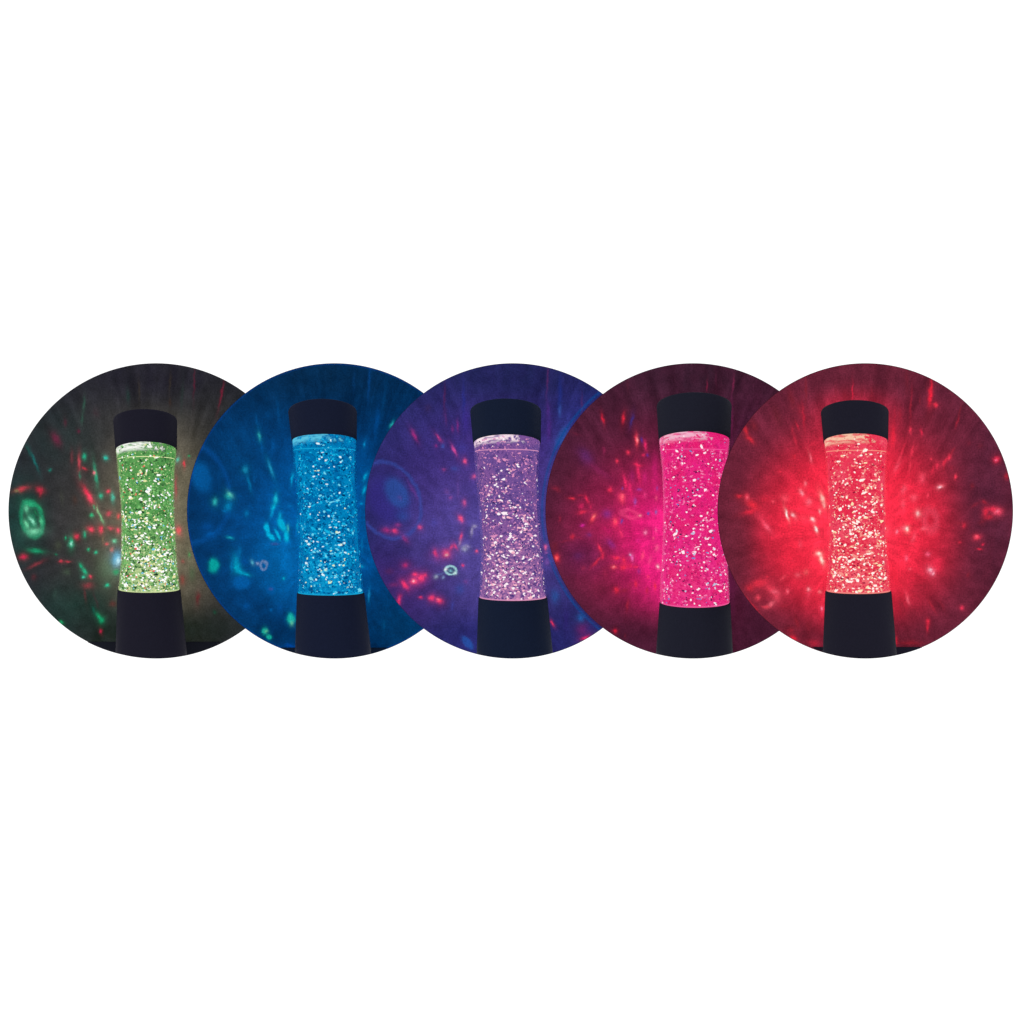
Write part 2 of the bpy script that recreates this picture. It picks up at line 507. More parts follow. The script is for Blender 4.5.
    ms = N.n('ShaderNodeMixShader')
    N.put(ms.inputs[0], msk); nt.links.new(tree, ms.inputs[2])
    nt.links.new(ms.outputs[0], out.inputs[0])
    o = bpy.data.objects.new('pattern_light', L)
    link(o, parent)
    o.location = Vector(lp) - parent.location
    return o
SGN = 1.0
PX0 = [148.5, 330.0, 512.0, 694.5, 857.5]
PZ0 = [530.0] * 5

# ------------------------------------------------------------------ glow of each lamp on its panel (photo pixels)
GAIN = [1.0, 1.0, 1.0, 1.05, 1.12]
RAY = [.12, .14, .12, .14, .18]
GLOW = [
 [(156,520,150,180,0,(80,76,72)), (160,525,88,130,0,(132,124,102)), (80,610,80,50,0,(26,62,54),.7), (22,520,38,70,0,(26,66,60),.8),
  (60,440,60,45,0,(30,54,52),.5), (150,628,170,34,0,(36,46,46),.85), (150,376,150,46,0,(36,34,46),.95)],
 [(320,530,160,155,0,(0,82,152)), (325,530,90,115,0,(0,104,184),.85), (282,560,40,60,0,(0,124,200),.5), (240,640,90,45,0,(0,58,104),.7), (400,620,60,60,0,(0,62,108),.7), (320,368,170,80,0,(9,42,74),1), (240,460,40,60,0,(0,66,118),.6)],
 [(500,500,160,140,0,(72,46,126)), (492,540,125,120,0,(92,80,162),.95), (575,500,45,120,0,(76,84,172),.85), (410,600,60,50,0,(66,40,108),.6), (385,570,40,40,0,(60,36,104),.6),
  (530,640,150,36,0,(40,44,108),.8), (590,420,60,70,0,(36,46,120),.7), (512,372,160,60,0,(32,36,80),1), (480,640,60,40,0,(44,46,120),.6)],
 [(655,530,145,145,0,(124,32,66)), (650,535,112,105,0,(190,32,90),.9), (664,542,62,98,0,(252,34,130)), (668,548,34,76,0,(255,44,140),.7), (750,500,50,150,0,(78,34,62),.95), (690,640,150,42,0,(70,28,50),.75),
  (585,555,40,30,0,(92,36,84),.5), (690,376,150,60,0,(54,30,46),1), (727,560,14,90,0,(104,36,84),.5)],
 [(856,520,170,175,0,(150,38,58)), (856,525,132,138,0,(232,38,64),.9), (852,530,124,120,0,(262,36,64)), (852,535,90,104,0,(255,58,84),.9), (854,420,60,48,0,(196,36,60),.75),
  (990,500,52,140,0,(76,32,52),.9), (738,540,26,80,0,(96,34,50),.7), (780,640,60,42,0,(110,34,50),.6), (900,640,70,34,0,(100,34,50),.7), (860,366,140,44,0,(88,32,48),.9)],
]
s3={'soft':.35}
SPOTS = [
 [ # green lamp
 (56.4,439,4.5,9,-30,(112,40,68),{'a':.8}),(65,423,2,5,0,(74,40,52)),(84,404,1.5,8,4,(52,92,78),{'a':.8}),(82,418.6,1.3,7,4,(52,86,74),{'a':.8}),(78.4,431,2,2.2,0,(96,36,60)),
 (96,413,4,6,-15,(62,48,54),{'a':.7}),(71.8,457.4,2,8,0,(108,54,62),{'a':.8}),(79,462.5,2,9,0,(196,72,86)),(84.2,468.4,2.8,1.8,-30,(215,60,80)),(84.5,456.7,2.2,4,0,(40,180,140)),
 (105.8,457.9,2.3,3.1,-35,(50,195,172)),(95.5,474.3,2,12,-8,(40,172,132)),(94,472.8,1.5,2,0,(250,120,140)),(79.8,475.7,1.5,5,0,(50,112,92)),(87.9,494.8,3,10.5,-30,(236,52,84)),(90,498,2,5,-30,(255,80,110)),
 (108.4,491,2,2.2,0,(248,70,98)),(101,496,2.4,3.2,0,(60,182,142)),(112.8,497.7,2.2,6,-8,(84,186,160)),(34.4,461,1.6,12,-22,(22,112,110),{'a':.8}),(28,450,1.5,8,-25,(26,84,76),{'a':.7}),(50,470,1.8,2,0,(30,116,104)),
 (22,489,8,2.6,15,(186,58,72)),(16.8,491,3,2,0,(122,112,80)),(39.8,490,4,3,-20,(208,48,74)),(41,493,2,4,10,(180,45,66)),
 (32,519,10.5,17,-15,(28,146,104),{'ring':.32,'a':.75}),(32,521,8,14,-15,(22,122,86),{'soft':.6,'a':.8}),(30,504,7,4,-20,(40,165,115)),(32,520.5,2,5,-35,(140,226,192)),(34,531.5,8,4,8,(122,214,170)),(26.4,524.6,2.4,6,-20,(112,212,162)),(26.5,509,3,4.5,0,(104,204,158)),(41,521,2,5,-10,(80,195,140)),(36,513,1.6,5,-40,(10,110,72)),
 (40,508,2,6,-35,(36,150,100)),(35.9,550.7,8.5,2.8,-8,(22,152,106)),(23.4,556.9,4.2,3.2,10,(200,42,76)),(35.9,564.2,9,2,25,(132,54,64)),(33.7,576.7,3,4,0,(76,44,50)),
 (76.6,536.4,3,3.4,0,(228,50,84)),(71.3,543,2.8,6.4,0,(20,185,132)),(71.3,544,1.5,2,0,(170,236,218)),(65.5,538,1.5,2,0,(20,160,110)),(84.5,534,2.2,4.2,0,(40,165,125)),(91,529.3,3.8,3.2,-15,(255,72,100)),(100.8,529.3,2.8,4.5,0,(255,72,100)),
 (91.9,515.4,2,2,0,(50,190,130)),(101,517,1.4,7,-25,(128,205,146)),(98,510,1,5,-15,(150,190,140)),(108.5,513.5,4,3,20,(200,80,94)),(118.5,516,2,3,0,(232,92,92)),(110.6,528.3,4,2.3,-10,(212,86,100)),(118,530.5,2.4,3,0,(252,86,112)),(114.3,540.8,2.6,2.6,0,(124,222,174)),
 (106.6,544,2,1.7,0,(218,88,96)),(112,549.6,2,3,0,(204,116,104)),(88.6,549.3,1.8,1.8,0,(40,182,130)),(96,552.5,1.7,1.9,0,(50,188,142)),(108,568,14,18,0,(104,138,104),{'a':.5,'soft':1}),(117,559,6,8.5,0,(92,182,222)),(118,561,3,5,0,(200,240,248)),(116,572,4,3.5,0,(64,156,108)),
 (56,554.5,1.8,1.5,0,(30,112,82)),(61.2,561.6,2.3,1.5,0,(214,60,80)),(67.7,561.6,3,1.4,8,(186,60,76)),(80.9,565.7,1.9,3,-20,(20,172,122)),(84.7,571.5,2.6,5,-32,(42,192,142)),(83,577,2,2,0,(64,204,166)),(90.5,577,2.2,1.8,0,(242,72,100)),
 (87.9,585.4,6,3.5,0,(150,60,70),{'a':.8}),(107,585.4,2.3,2.2,0,(42,204,156)),(55,594,3,6,10,(52,74,68),{'a':.7}),(66.7,572,5,4,0,(68,84,68),{'a':.7}),(112.8,603.8,4,4,0,(100,52,52),{'a':.7}),(85,594,1.2,8,-8,(104,50,56),{'a':.7}),
 (99,617,2.6,5.5,-30,(26,168,114)),(102,620,3,3.5,30,(24,160,108)),(93.8,610,1.6,4,-15,(20,90,76)),(101,631,1.4,2.6,-15,(192,42,76)),(60.8,622.5,3,2,-40,(22,162,104)),(96,600,1.2,12,-18,(70,44,52),{'a':.6}),
 (194.2,382,.9,17,2,(92,32,52),{'a':.8}),(221.3,395,1.2,15,12,(120,34,58),{'a':.9}),(177.8,459.6,1.8,3,10,(100,204,176)),(184,464,1.4,4,0,(252,62,86)),(189,456.7,1.5,1.3,0,(42,166,104)),
 (175.9,487.5,1.6,12,0,(176,72,80),{'a':.8}),(178.8,530.5,3,5.5,-15,(230,92,98)),(189,554.7,1.6,4,-8,(84,156,94),{'a':.8}),(182.5,580,3,6,0,(140,64,62),{'a':.7}),(197.8,598,2.6,8,5,(104,40,50),{'a':.8}),(183,561,2.5,2.5,0,(156,84,82),{'a':.7}),(192,573,4,9,0,(72,98,72),{'a':.6}),(214.7,612.5,2.5,2.5,0,(32,80,64),{'a':.7}),
 (170,383,1.4,12,3,(60,52,44),{'a':.6}),(182,396,1.6,16,4,(44,58,56),{'a':.6}),(139,390,1.2,12,-2,(62,54,44),{'a':.6}),(128,396,2,9,-5,(36,62,58),{'a':.6}),(170,402,1.5,5,0,(70,50,40),{'a':.5}),
 (118,470,1.2,5,0,(110,130,90),{'a':.5}),(103,540,1.4,5,0,(140,116,90),{'a':.5}),(75,500,4,6,0,(84,56,48),{'a':.5}),(94,507,1.2,2.6,-15,(60,170,120),{'a':.8}),(62,498,2.4,8,-8,(62,66,54),{'a':.5}),(58,545,5,6,0,(76,86,66),{'a':.5}),
 ],
 [ # blue lamp
 (185,492,44,52,-20,(12,78,152),{'ring':.1,'soft':1,'a':.5}),(201.5,477,14,23,-18,(4,86,152),{'a':.8,'soft':.4}),(206,520,16,7,0,(0,56,104),{'a':.5}),
 (259.4,436.2,2.1,5,-12,(44,172,176)),(257,422,1.5,10,-8,(0,80,140),{'a':.7}),(270.4,468.4,2.1,10,-20,(30,148,192)),(262,447,1.2,10,-8,(0,84,152),{'a':.7}),(245.5,470,3.4,4.6,0,(22,134,174)),(249,483,1.8,10,-15,(6,112,168)),
 (292,478.7,1.6,7,6,(0,162,212)),(275.5,499,2.5,6,5,(24,180,206)),(273.3,507,2.2,4.5,25,(10,172,206)),(215,501.8,3.2,4.2,0,(44,174,176)),(228.6,496,4,5,-20,(30,166,168)),(230,494,2,4,-40,(90,196,180)),(228,506.5,4.5,5,0,(6,124,176)),
 (246.5,513.7,3,4,0,(0,112,172)),(225,511,3,2,0,(0,104,168)),(209.5,534,7,3,15,(0,86,162),{'a':.8}),(207,527,8,6,0,(0,74,146),{'a':.6}),(230.4,537.8,3.8,1.2,-12,(24,164,184)),
 (267,529,3.2,9,-10,(0,178,222),{'soft':.45}),(271,537,3.4,7,-45,(0,178,222),{'soft':.45}),(277.7,535,2.5,9,-24,(0,178,222),{'soft':.45}),(282,525,5.2,10,-22,(6,180,220),{'soft':.45}),(286.5,536,3.8,8.5,2,(0,180,222),{'soft':.45}),(280,516.6,1.8,5,0,(0,166,212)),(272.5,512.5,1.5,6,20,(0,150,205)),(288,528,1.5,4,0,(60,186,190)),
 (275,544,5,1.5,-10,(60,70,140),{'a':.6}),(297.5,526,1.2,9,0,(0,150,202)),(213.7,565.4,7.3,9.6,0,(10,166,160),{'soft':.4}),
 (236.5,562,4.2,9,-12,(0,150,186)),(236,568,2.5,4,0,(0,180,205)),(240,571,3,5,-50,(0,172,206)),(246,574.3,5,2,-8,(0,176,208)),(239,552,2.5,6,10,(0,110,170),{'a':.8}),(245,562,5,4,0,(0,72,146),{'a':.7}),(232,566,2,9,0,(0,120,175),{'a':.7}),
 (252,562.4,1.8,3,-20,(96,196,212)),(257.6,563.5,2,1.6,0,(140,160,196)),(263.8,565.4,3.2,4,0,(136,156,192),{'ring':.6,'a':.6}),(283.4,578.4,1.8,1.7,0,(0,178,208)),(271,588.7,2,1.6,0,(92,72,152),{'a':.7}),
 (241.8,583,12,9,0,(0,90,162),{'soft':.3,'a':.8}),(271,590,6,7,0,(0,88,160),{'soft':.4,'a':.5}),(246,606,4,4,0,(0,78,148),{'a':.6}),(271,610,2.6,2.4,0,(0,96,168),{'a':.8}),(280,608,3,4,0,(0,84,158),{'a':.5}),
 (291,619,5.8,9,-10,(22,176,166),{'soft':.55}),(292,623,2,3,0,(120,200,160),{'a':.6}),(264.5,631,4.6,6,0,(20,166,152),{'soft':.55}),(269,637,4.6,4,-30,(20,166,152),{'soft':.55}),(266,631.5,1.8,1.8,0,(90,190,150)),(290,646,7,2.4,-8,(0,70,152)),
 (391.8,424.5,1.8,4,28,(34,164,172)),(364.4,444,1.3,4,8,(12,134,192)),(365.4,477,1.8,5,30,(0,168,216)),(364,490.4,1.8,5,15,(0,168,216)),(369,595,1.2,7,4,(24,130,188)),(361,503.5,1.7,1.6,0,(0,142,202)),(362,545,1.2,8,0,(0,120,185),{'a':.7}),(361,566,3,1.6,0,(0,150,200)),
 (369,382,1.6,24,2,(8,66,128),{'a':.8}),(377,421.5,3.5,18,8,(0,78,148),{'a':.8}),(384,400,2,20,8,(4,66,118),{'a':.7}),(278,412,1.6,14,-4,(0,72,130),{'a':.7}),(273,445,3,9,0,(0,84,154),{'a':.7}),(354,382,2,14,0,(10,60,112),{'a':.6}),(268,415,4,6,0,(0,70,128),{'a':.5}),
 (334.6,510.9,147,147,0,(20,66,158),{'ring':.013,'soft':.9,'a':.3,'still':1}),(384,625,2.5,7,0,(0,84,138),{'a':.6}),(250,560,30,30,0,(0,90,158),{'a':.3,'soft':1}),(254,480,2,5,0,(0,90,158),{'a':.5}),(290,506,4,2,0,(0,110,180),{'a':.6}),
 ],
 [ # violet lamp
 (388,500,28,36,-28,(50,42,122),{'soft':.4,'a':.8}),(388,500,31,40,-28,(52,72,156),{'ring':.1,'soft':1,'a':.65}),(397,493,13.5,21,-30,(44,76,152),{'soft':.25}),(413,490,1.8,12,-30,(98,56,138),{'a':.8}),(400,498,3,3,-30,(80,70,150),{'a':.7}),(403,516,8,8,0,(46,72,150),{'a':.7}),
 (414.5,435.5,2,7,-28,(158,46,122)),(438.7,437.7,1.8,5,-38,(190,62,132)),(435.7,445.7,1.8,2.2,0,(134,46,126)),(442.8,445.7,2,2.8,0,(62,78,162)),(454,450,1.5,6,-25,(220,78,152)),(465,461.6,2,3.2,-15,(252,88,138)),(463,448,7,6,0,(64,60,150),{'a':.6}),
 (454.8,469,5,3,0,(66,76,162),{'a':.8}),(443.8,469.6,2.3,2.3,0,(142,62,132),{'a':.8}),(473.8,476.5,2.4,2.6,0,(222,92,148)),(464.3,503,2.5,3.8,0,(198,84,148)),(450.4,497.7,2,2.2,0,(146,72,142),{'a':.8}),(447,492,3,3,0,(110,70,145),{'a':.6}),(458,490,1.6,12,0,(104,72,150),{'a':.6}),
 (444.5,398,1.3,18,2,(80,36,86),{'a':.8}),(446,418.6,1.3,8,-3,(90,46,112),{'a':.8}),(457.7,426,1.2,6,0,(130,46,128),{'a':.9}),(452.6,429,1.4,4,0,(114,46,122),{'a':.9}),(463.6,401,1.8,22,0,(40,46,128),{'a':.9}),(466,420,4.5,16,0,(58,44,132),{'a':.8}),(428,408,4,5,0,(56,40,84),{'a':.6}),
 (461,518.8,2.4,4,-30,(248,84,132)),(420,527.6,2.6,2.9,0,(220,78,138)),(394.7,531,3.6,2.8,-20,(238,62,116)),(386.6,530.5,5,3.2,-10,(156,46,116)),(398,525,4,2.5,0,(140,54,128),{'a':.8}),(405,538.6,3,5.5,-40,(136,50,120),{'a':.9}),(471.6,531,1.6,5,8,(156,146,188)),(475,526.5,2.6,2,20,(156,146,188)),
 (461,537,1.7,4.5,12,(238,72,122)),(464.6,548.8,3.8,3.6,0,(146,146,178)),(460,543,1.4,4,10,(150,112,162)),(467,546,3,1.5,-20,(140,130,180)),
 (446,553.7,5.2,4.8,0,(252,66,116)),(446.4,554.5,2,1.8,0,(255,200,200)),(435.7,553.7,2.4,4.5,-18,(242,62,112)),(451.5,547,1.8,3.5,20,(210,66,122)),(455.5,547,1.8,3.8,-35,(210,66,122)),(440,556,14,8,0,(120,56,130),{'a':.5,'soft':1}),
 (477,551.5,1.7,1.8,0,(252,92,132)),(462.6,565.7,1.6,1.8,-20,(228,66,122)),(451,570.4,6.6,5.6,0,(58,74,120),{'soft':.3}),(451,570.4,5.2,4.4,0,(172,226,232),{'ring':.4,'soft':1,'a':.9}),(450.5,570.6,2,1.7,0,(120,190,206)),(446.2,569.5,1.8,2,0,(246,246,250)),(455,573,2,2,0,(210,245,240)),
 (435.7,576.7,2.6,2.3,0,(146,160,184)),(442.8,577.4,1.8,2,-30,(116,136,182)),(440,574,6,1.2,10,(90,110,170),{'a':.7}),
 (405.4,565.4,3,2.5,0,(222,52,112)),(405.4,565.4,7,6,0,(120,42,110),{'a':.5,'soft':1}),(416,580,18,11,15,(130,42,110),{'a':.6,'soft':1}),(415.2,574.5,3,2.8,-25,(250,62,116)),(413.8,581.4,4.2,3.8,0,(255,72,120)),(421,578,4.2,4.4,20,(250,62,116)),(424.7,575,2.6,2.4,0,(236,62,116)),(413.5,581,1.3,1.2,0,(255,180,196)),
 (405,584.7,3,5.8,-38,(252,56,110)),(399,600,2.4,5.5,12,(232,52,106)),(394,584.7,6,3,8,(116,42,102),{'a':.8}),(420.8,597.6,2.4,1.4,-10,(222,52,106)),(431.5,598,3.4,3.8,30,(252,62,112)),(439,600.6,4.6,3.6,-22,(252,64,112)),(438,599.5,1.5,1.2,0,(255,120,150)),(389.6,571,6,4,0,(88,40,92),{'a':.6}),
 (460,589,6,7,0,(58,72,152),{'a':.8}),(452.6,606,2,6,5,(62,66,152),{'a':.8}),(467.3,642.6,4.6,10.5,-38,(40,76,156),{'soft':.25}),(466,582,3,2.5,0,(120,70,150),{'a':.6}),(434,523,4,5,0,(70,70,160),{'a':.5}),
 (547.3,380,1.1,20,2,(86,42,98),{'a':.9}),(548,410,2,10,0,(78,46,128),{'a':.8}),(560,395,3,22,2,(36,50,134),{'a':.7}),(560,411,1.8,7,5,(58,84,162),{'a':.8}),(561,437,6,20,28,(48,80,156),{'soft':.5,'a':.85}),(549,430,3,14,4,(82,48,134),{'a':.7}),(582,404,1.2,12,0,(74,46,108),{'a':.8}),
 (693.1,510.9,151,151,0,(0,76,152),{'ring':.015,'soft':.9,'a':.5,'still':1}),
 (545.7,547,1.9,2.9,0,(240,104,162)),(546,552.5,2.4,1.6,0,(156,92,172)),(546.9,562,3,4,0,(124,80,162),{'a':.7}),(555,596.4,5.5,9,0,(48,82,156),{'a':.9}),(552.7,623.5,1.4,3.6,-32,(252,62,112)),(580.5,618.4,4.6,5.5,0,(34,92,166),{'a':.9}),(585,637.5,5,2.2,25,(248,52,112)),(582.7,630,8,8,20,(114,42,112),{'a':.7,'soft':1}),(566,620,3,14,0,(54,40,120),{'a':.5}),(590,628,8,4,30,(52,46,120),{'a':.5}),
 ],
 [ # pink lamp
 (602.8,419.3,1.5,5.5,-12,(222,36,62)),(623.4,418.6,2,5.8,8,(228,42,66)),(631.8,420.4,1.9,7.5,10,(62,46,122)),(636.5,439.9,2,7.2,-4,(248,56,86)),(637.2,440,1.1,3.2,0,(255,140,146)),(642,440.3,1.7,3.4,-15,(76,46,136)),(645.5,445.7,1.7,6.4,-8,(248,46,110)),
 (627.9,452.6,2.5,2.9,-15,(238,52,88)),(616.8,461,1.9,2.6,0,(242,54,88)),(604,450.8,1.7,5,0,(138,36,76),{'a':.8}),(643.6,455,1.7,1.6,0,(232,46,92)),(647.5,455.5,1.8,1.8,0,(100,50,150),{'a':.8}),(585.7,456.7,7,12,-40,(98,44,112),{'a':.6}),(600,471.4,15,3.6,-35,(144,40,90),{'a':.7}),(576,434,5,1.6,-20,(110,34,58),{'a':.6}),
 (638.6,471.4,2.4,11,-10,(242,46,102)),(637.7,465,4.4,2,-8,(240,46,92)),(625.3,482,2,8.5,-15,(242,42,102)),(630.4,488,2.2,7,-10,(232,40,104)),(610.3,489.7,2.9,2.8,25,(242,46,86)),(621.9,498,3.8,6,-8,(248,62,100)),(622,497,1.6,2.6,0,(255,100,120)),
 (639,489.7,3.3,1.6,0,(150,60,160),{'a':.8}),(622.6,488.6,1.2,1.6,0,(112,62,152)),(634.8,502,1.7,4,0,(150,76,168),{'a':.9}),(657,488,1.2,2.5,10,(140,62,152)),(645,478,3,8,0,(214,40,120),{'a':.6}),(632,476,3,8,0,(170,36,110),{'a':.5}),
 (556.4,489,6,2.8,-25,(128,34,56),{'a':.9}),(572,498.5,3.8,1.4,-12,(228,48,72)),(586.7,499,1.8,5,-20,(228,42,82)),(580.5,495.5,4,1.6,10,(168,36,70),{'a':.8}),(581.5,506,3.2,4,20,(205,38,92)),(591,507,2,3,0,(190,36,80),{'a':.8}),
 (582.8,512,5,2.2,10,(228,46,82)),(593,518,2.4,5.2,30,(252,68,88)),(593.6,516.6,1.2,2,30,(255,130,130)),(560,518.8,1.8,3.4,-10,(144,34,62)),(582.8,525,2.8,2.2,15,(216,42,150)),(607,514,6,5,0,(132,50,142),{'a':.7}),(615.3,522.5,3.8,6.2,-5,(248,46,96)),(615,521.5,1.8,3.4,-5,(255,84,110)),(621.6,521,1.4,2.3,0,(102,66,162)),
 (620.9,533,2.1,5,-20,(242,52,106)),(572.5,536.4,2.8,2.6,-30,(194,40,66)),(566,541,8,1.4,12,(140,34,60),{'a':.6}),(580,538,5,1.6,-20,(150,36,72),{'a':.7}),(600,548.6,2.1,5.6,-25,(248,52,86)),(603,556,1.8,4,10,(220,44,80)),(596.7,562,1.6,8.5,42,(205,42,74)),(557,557.6,2.8,4.6,-8,(252,52,72)),(556.8,558,1.4,2.2,0,(255,100,100)),(555,546,4,5,0,(112,32,50),{'a':.7}),
 (589,535,3,3,0,(104,44,112),{'a':.6}),(611,544,3.6,7,-40,(152,50,142),{'a':.6}),(578,556,6,5,0,(86,40,98),{'a':.5}),(566,573,5,4,0,(96,32,64),{'a':.5}),(604,528,4,4,0,(196,34,96),{'a':.6}),(609,531,5,4,0,(200,30,104),{'a':.5}),
 (648.4,513.7,1.8,1.9,0,(64,80,184)),(640,516,1.5,1.4,0,(255,160,170)),(630,514,8,3.5,-14,(250,72,132),{'ring':.8,'a':.5}),(645.5,532.7,2.1,2.6,10,(255,136,182)),(656,512,1.3,2.5,0,(150,100,190)),(638,541,3,2.5,-20,(240,44,140),{'a':.7}),(653,538,1.3,1.6,0,(250,90,130)),
 (630.4,554.7,1.5,1.5,0,(206,176,222)),(632,557.6,1.8,3.6,-10,(240,104,182)),(642.8,556,1.8,5,10,(248,70,120)),(616.5,558,4,2,8,(248,52,82)),(613.8,567,3.6,2.4,0,(252,70,92)),(613.4,566.8,1.4,1,0,(255,150,160)),(623.8,567,4.6,3.6,0,(250,48,84)),(624,560,2.2,5,-15,(240,46,90)),(636,567,3,1.7,-10,(242,46,92)),(630,566,3,3,0,(235,40,90),{'a':.8}),
 (639,571,2.4,3,0,(160,50,140),{'a':.7}),(583.5,568,2.8,3,20,(154,42,78),{'a':.8}),(604.7,573,4,7,-15,(154,36,72),{'a':.7}),(613,557,6,3,0,(215,34,90),{'a':.5}),
 (658,566.9,1.6,2.1,0,(255,196,210)),(647.7,577,1.9,2.1,0,(252,56,114)),(635.8,584,2.3,4,0,(228,42,80)),(655,586,1.7,4.5,0,(238,48,82)),(647.2,590.6,1.6,4,0,(194,38,76)),(616.5,590.3,3.2,3.8,0,(228,42,70)),(625,590,5,3,10,(154,36,62),{'a':.7}),(630,585,3,4,0,(160,36,70),{'a':.6}),
 (627.5,605,1.9,7,8,(160,36,62)),(615.3,631,2.2,2.7,0,(222,32,62)),(625,636,1.6,3,0,(98,30,50)),(653,615,1.5,6,0,(112,32,60),{'a':.7}),(600,588,16,8,0,(104,30,50),{'a':.4}),
 (733.2,384,1.1,9,8,(126,42,78),{'a':.9}),(707,386,.9,6,2,(130,34,66),{'a':.9}),(732,420,1.2,30,0,(112,36,80),{'a':.5}),(716,380,.9,10,0,(86,34,58),{'a':.6}),(628,385,1.6,10,0,(88,34,52),{'a':.5}),
 (655,470,4,20,0,(215,34,120),{'a':.5}),(657,548,2.5,4,0,(255,110,150),{'a':.6}),(656,530,1.5,3,0,(255,100,160),{'a':.6}),(650,560,2,5,10,(252,80,140),{'a':.6}),(656,498,1.5,3,0,(250,90,130),{'a':.6}),(645,495,2,4,0,(250,70,140),{'a':.5}),
 ],
 [ # red lamp
 (805.7,390,1.8,18,-2,(132,36,50),{'a':.8}),(791.8,400,4,14,-12,(124,36,50),{'a':.8}),(803.5,417,1.8,16,-5,(192,36,60),{'a':.9}),(800,410,4,9,-12,(150,36,54),{'a':.7}),(797.6,426,1.2,5,-25,(205,42,66)),(792.5,430,1.4,4,0,(174,40,60),{'a':.8}),(795.4,441,1.8,9,-12,(195,42,66),{'a':.9}),(777,416,5,14,-12,(108,36,48),{'a':.6}),
 (852.6,392,.8,9,0,(222,38,66)),(845,396,2.5,6,0,(150,36,54),{'a':.6}),(862,392,1,6,0,(130,35,50),{'a':.6}),(872,394,1.4,8,0,(140,35,50),{'a':.5}),(836,392,1.4,8,0,(130,35,50),{'a':.5}),
 (746,431,2.6,6,-14,(215,42,58)),(750.5,439.5,2.6,6,-45,(215,42,60)),(754,426,4,7,-10,(128,36,50),{'a':.7}),(813.8,443.8,5,2.6,15,(205,42,66)),(810.8,457.9,1.5,5,-15,(248,100,120)),(808,451,1,6,-12,(200,60,75),{'a':.8}),(794.4,457,1.9,2.8,0,(220,42,62)),(790.3,467.7,3.4,4,0,(205,42,62)),(780.4,471.8,2.8,2,-10,(230,48,72)),(799,472.8,2.8,5,0,(210,42,62),{'a':.8}),(790,462,8,12,0,(170,36,58),{'a':.4}),
 (805,483.8,1.8,2.8,0,(248,110,125)),(801.6,492.6,2.3,3.3,-15,(252,150,165)),(808.6,502,4,4.5,0,(246,100,120)),(822.5,499,2,6.5,-20,(255,200,186)),(824,506,1.6,3,0,(255,170,165)),(785,498.5,5,5,0,(246,74,94)),(773.5,501.4,2,2,0,(242,76,96)),(739,496,4,2.6,-10,(218,42,62)),(747,497,3.6,4.6,-10,(242,60,86)),(747.5,498,1.6,2,0,(250,100,120)),(753,505,8,4.5,-28,(238,46,66)),(766,499,7,5,0,(215,40,62),{'a':.6}),
 (750.8,511.5,9,2.6,15,(228,42,66)),(765.4,525,3.4,13,-38,(240,58,86)),(766.5,527,2.2,6,-35,(248,92,118)),(786.7,514.4,1.1,5.4,-18,(255,244,238)),(793.5,515,1.8,3,-42,(252,196,200)),(813,519.5,2.4,1.7,-35,(255,222,222)),(816,529,1.4,3.8,-18,(255,248,244)),(818.9,553.8,3,2,8,(255,244,226)),(821.5,559.5,1.9,5.2,-24,(255,248,230)),(800.6,544.4,2.8,5,0,(242,74,98),{'a':.8}),(820,511.5,1.6,3,0,(252,160,166)),(795,518,3,4,0,(246,80,100),{'a':.7}),(804,518,5,4,0,(244,72,92),{'a':.5}),
 (783.7,563.5,3.4,4.4,-8,(228,46,72)),(793,561,2.6,2.4,0,(232,52,78)),(779,552.5,3,3,0,(205,42,66),{'a':.8}),(764,557,4,4,0,(160,38,58),{'a':.6}),(783,577.5,4.8,2,38,(242,72,92)),(788,572,4,2,38,(220,46,72)),(797.6,575,3.6,2.8,-8,(250,116,132)),(797,572,6,6,0,(235,50,76),{'a':.7}),(767.6,576.7,1.9,1.6,0,(205,42,62)),(773,574,1.6,1.4,0,(190,40,60)),
 (808.6,589,2.2,2.2,0,(255,160,172)),(808.8,594,2,5.4,8,(234,62,88)),(787.4,592,2.7,3.8,0,(242,66,92)),(787.4,591.6,1.2,1.8,0,(252,110,130)),(805,599,4,3,20,(184,42,62),{'a':.8}),(806,572,3,4,0,(252,120,120),{'a':.5}),(820,592,2,2,0,(250,120,130),{'a':.8}),(795,560,22,26,0,(226,38,62),{'a':.5,'soft':1}),
 (760,583,13.5,7,10,(226,48,70),{'soft':.7}),(771,589,9,5,-40,(236,60,84)),(777,596,4.6,7,-15,(240,72,96)),(774.5,592,5,2.4,-10,(246,100,122)),(771,604,5.5,2.6,40,(248,104,124)),(766,607,5,1.8,0,(235,70,90)),(758,597.5,3.8,4,0,(242,74,96)),(764.7,601.5,4,4,0,(116,32,52),{'a':.9}),(750,588,5,5,0,(214,42,60),{'a':.8}),(764,592,24,22,0,(170,38,58),{'a':.35,'soft':1}),
 (752,606,2.5,14,-40,(205,40,62),{'a':.8}),(793,638,5,3,-38,(238,42,66)),(791,630,5,4,0,(160,36,54),{'a':.7}),(813.8,643,8,4.5,-10,(180,40,62)),(821.8,612.5,2.2,6.5,8,(228,48,78)),(822,609,1.4,2,0,(252,120,156)),(797,623,2,8,-12,(154,36,52),{'a':.7}),(808,625,2.5,9,-8,(140,36,52),{'a':.6}),(785,606,6,3,0,(170,38,58),{'a':.6}),
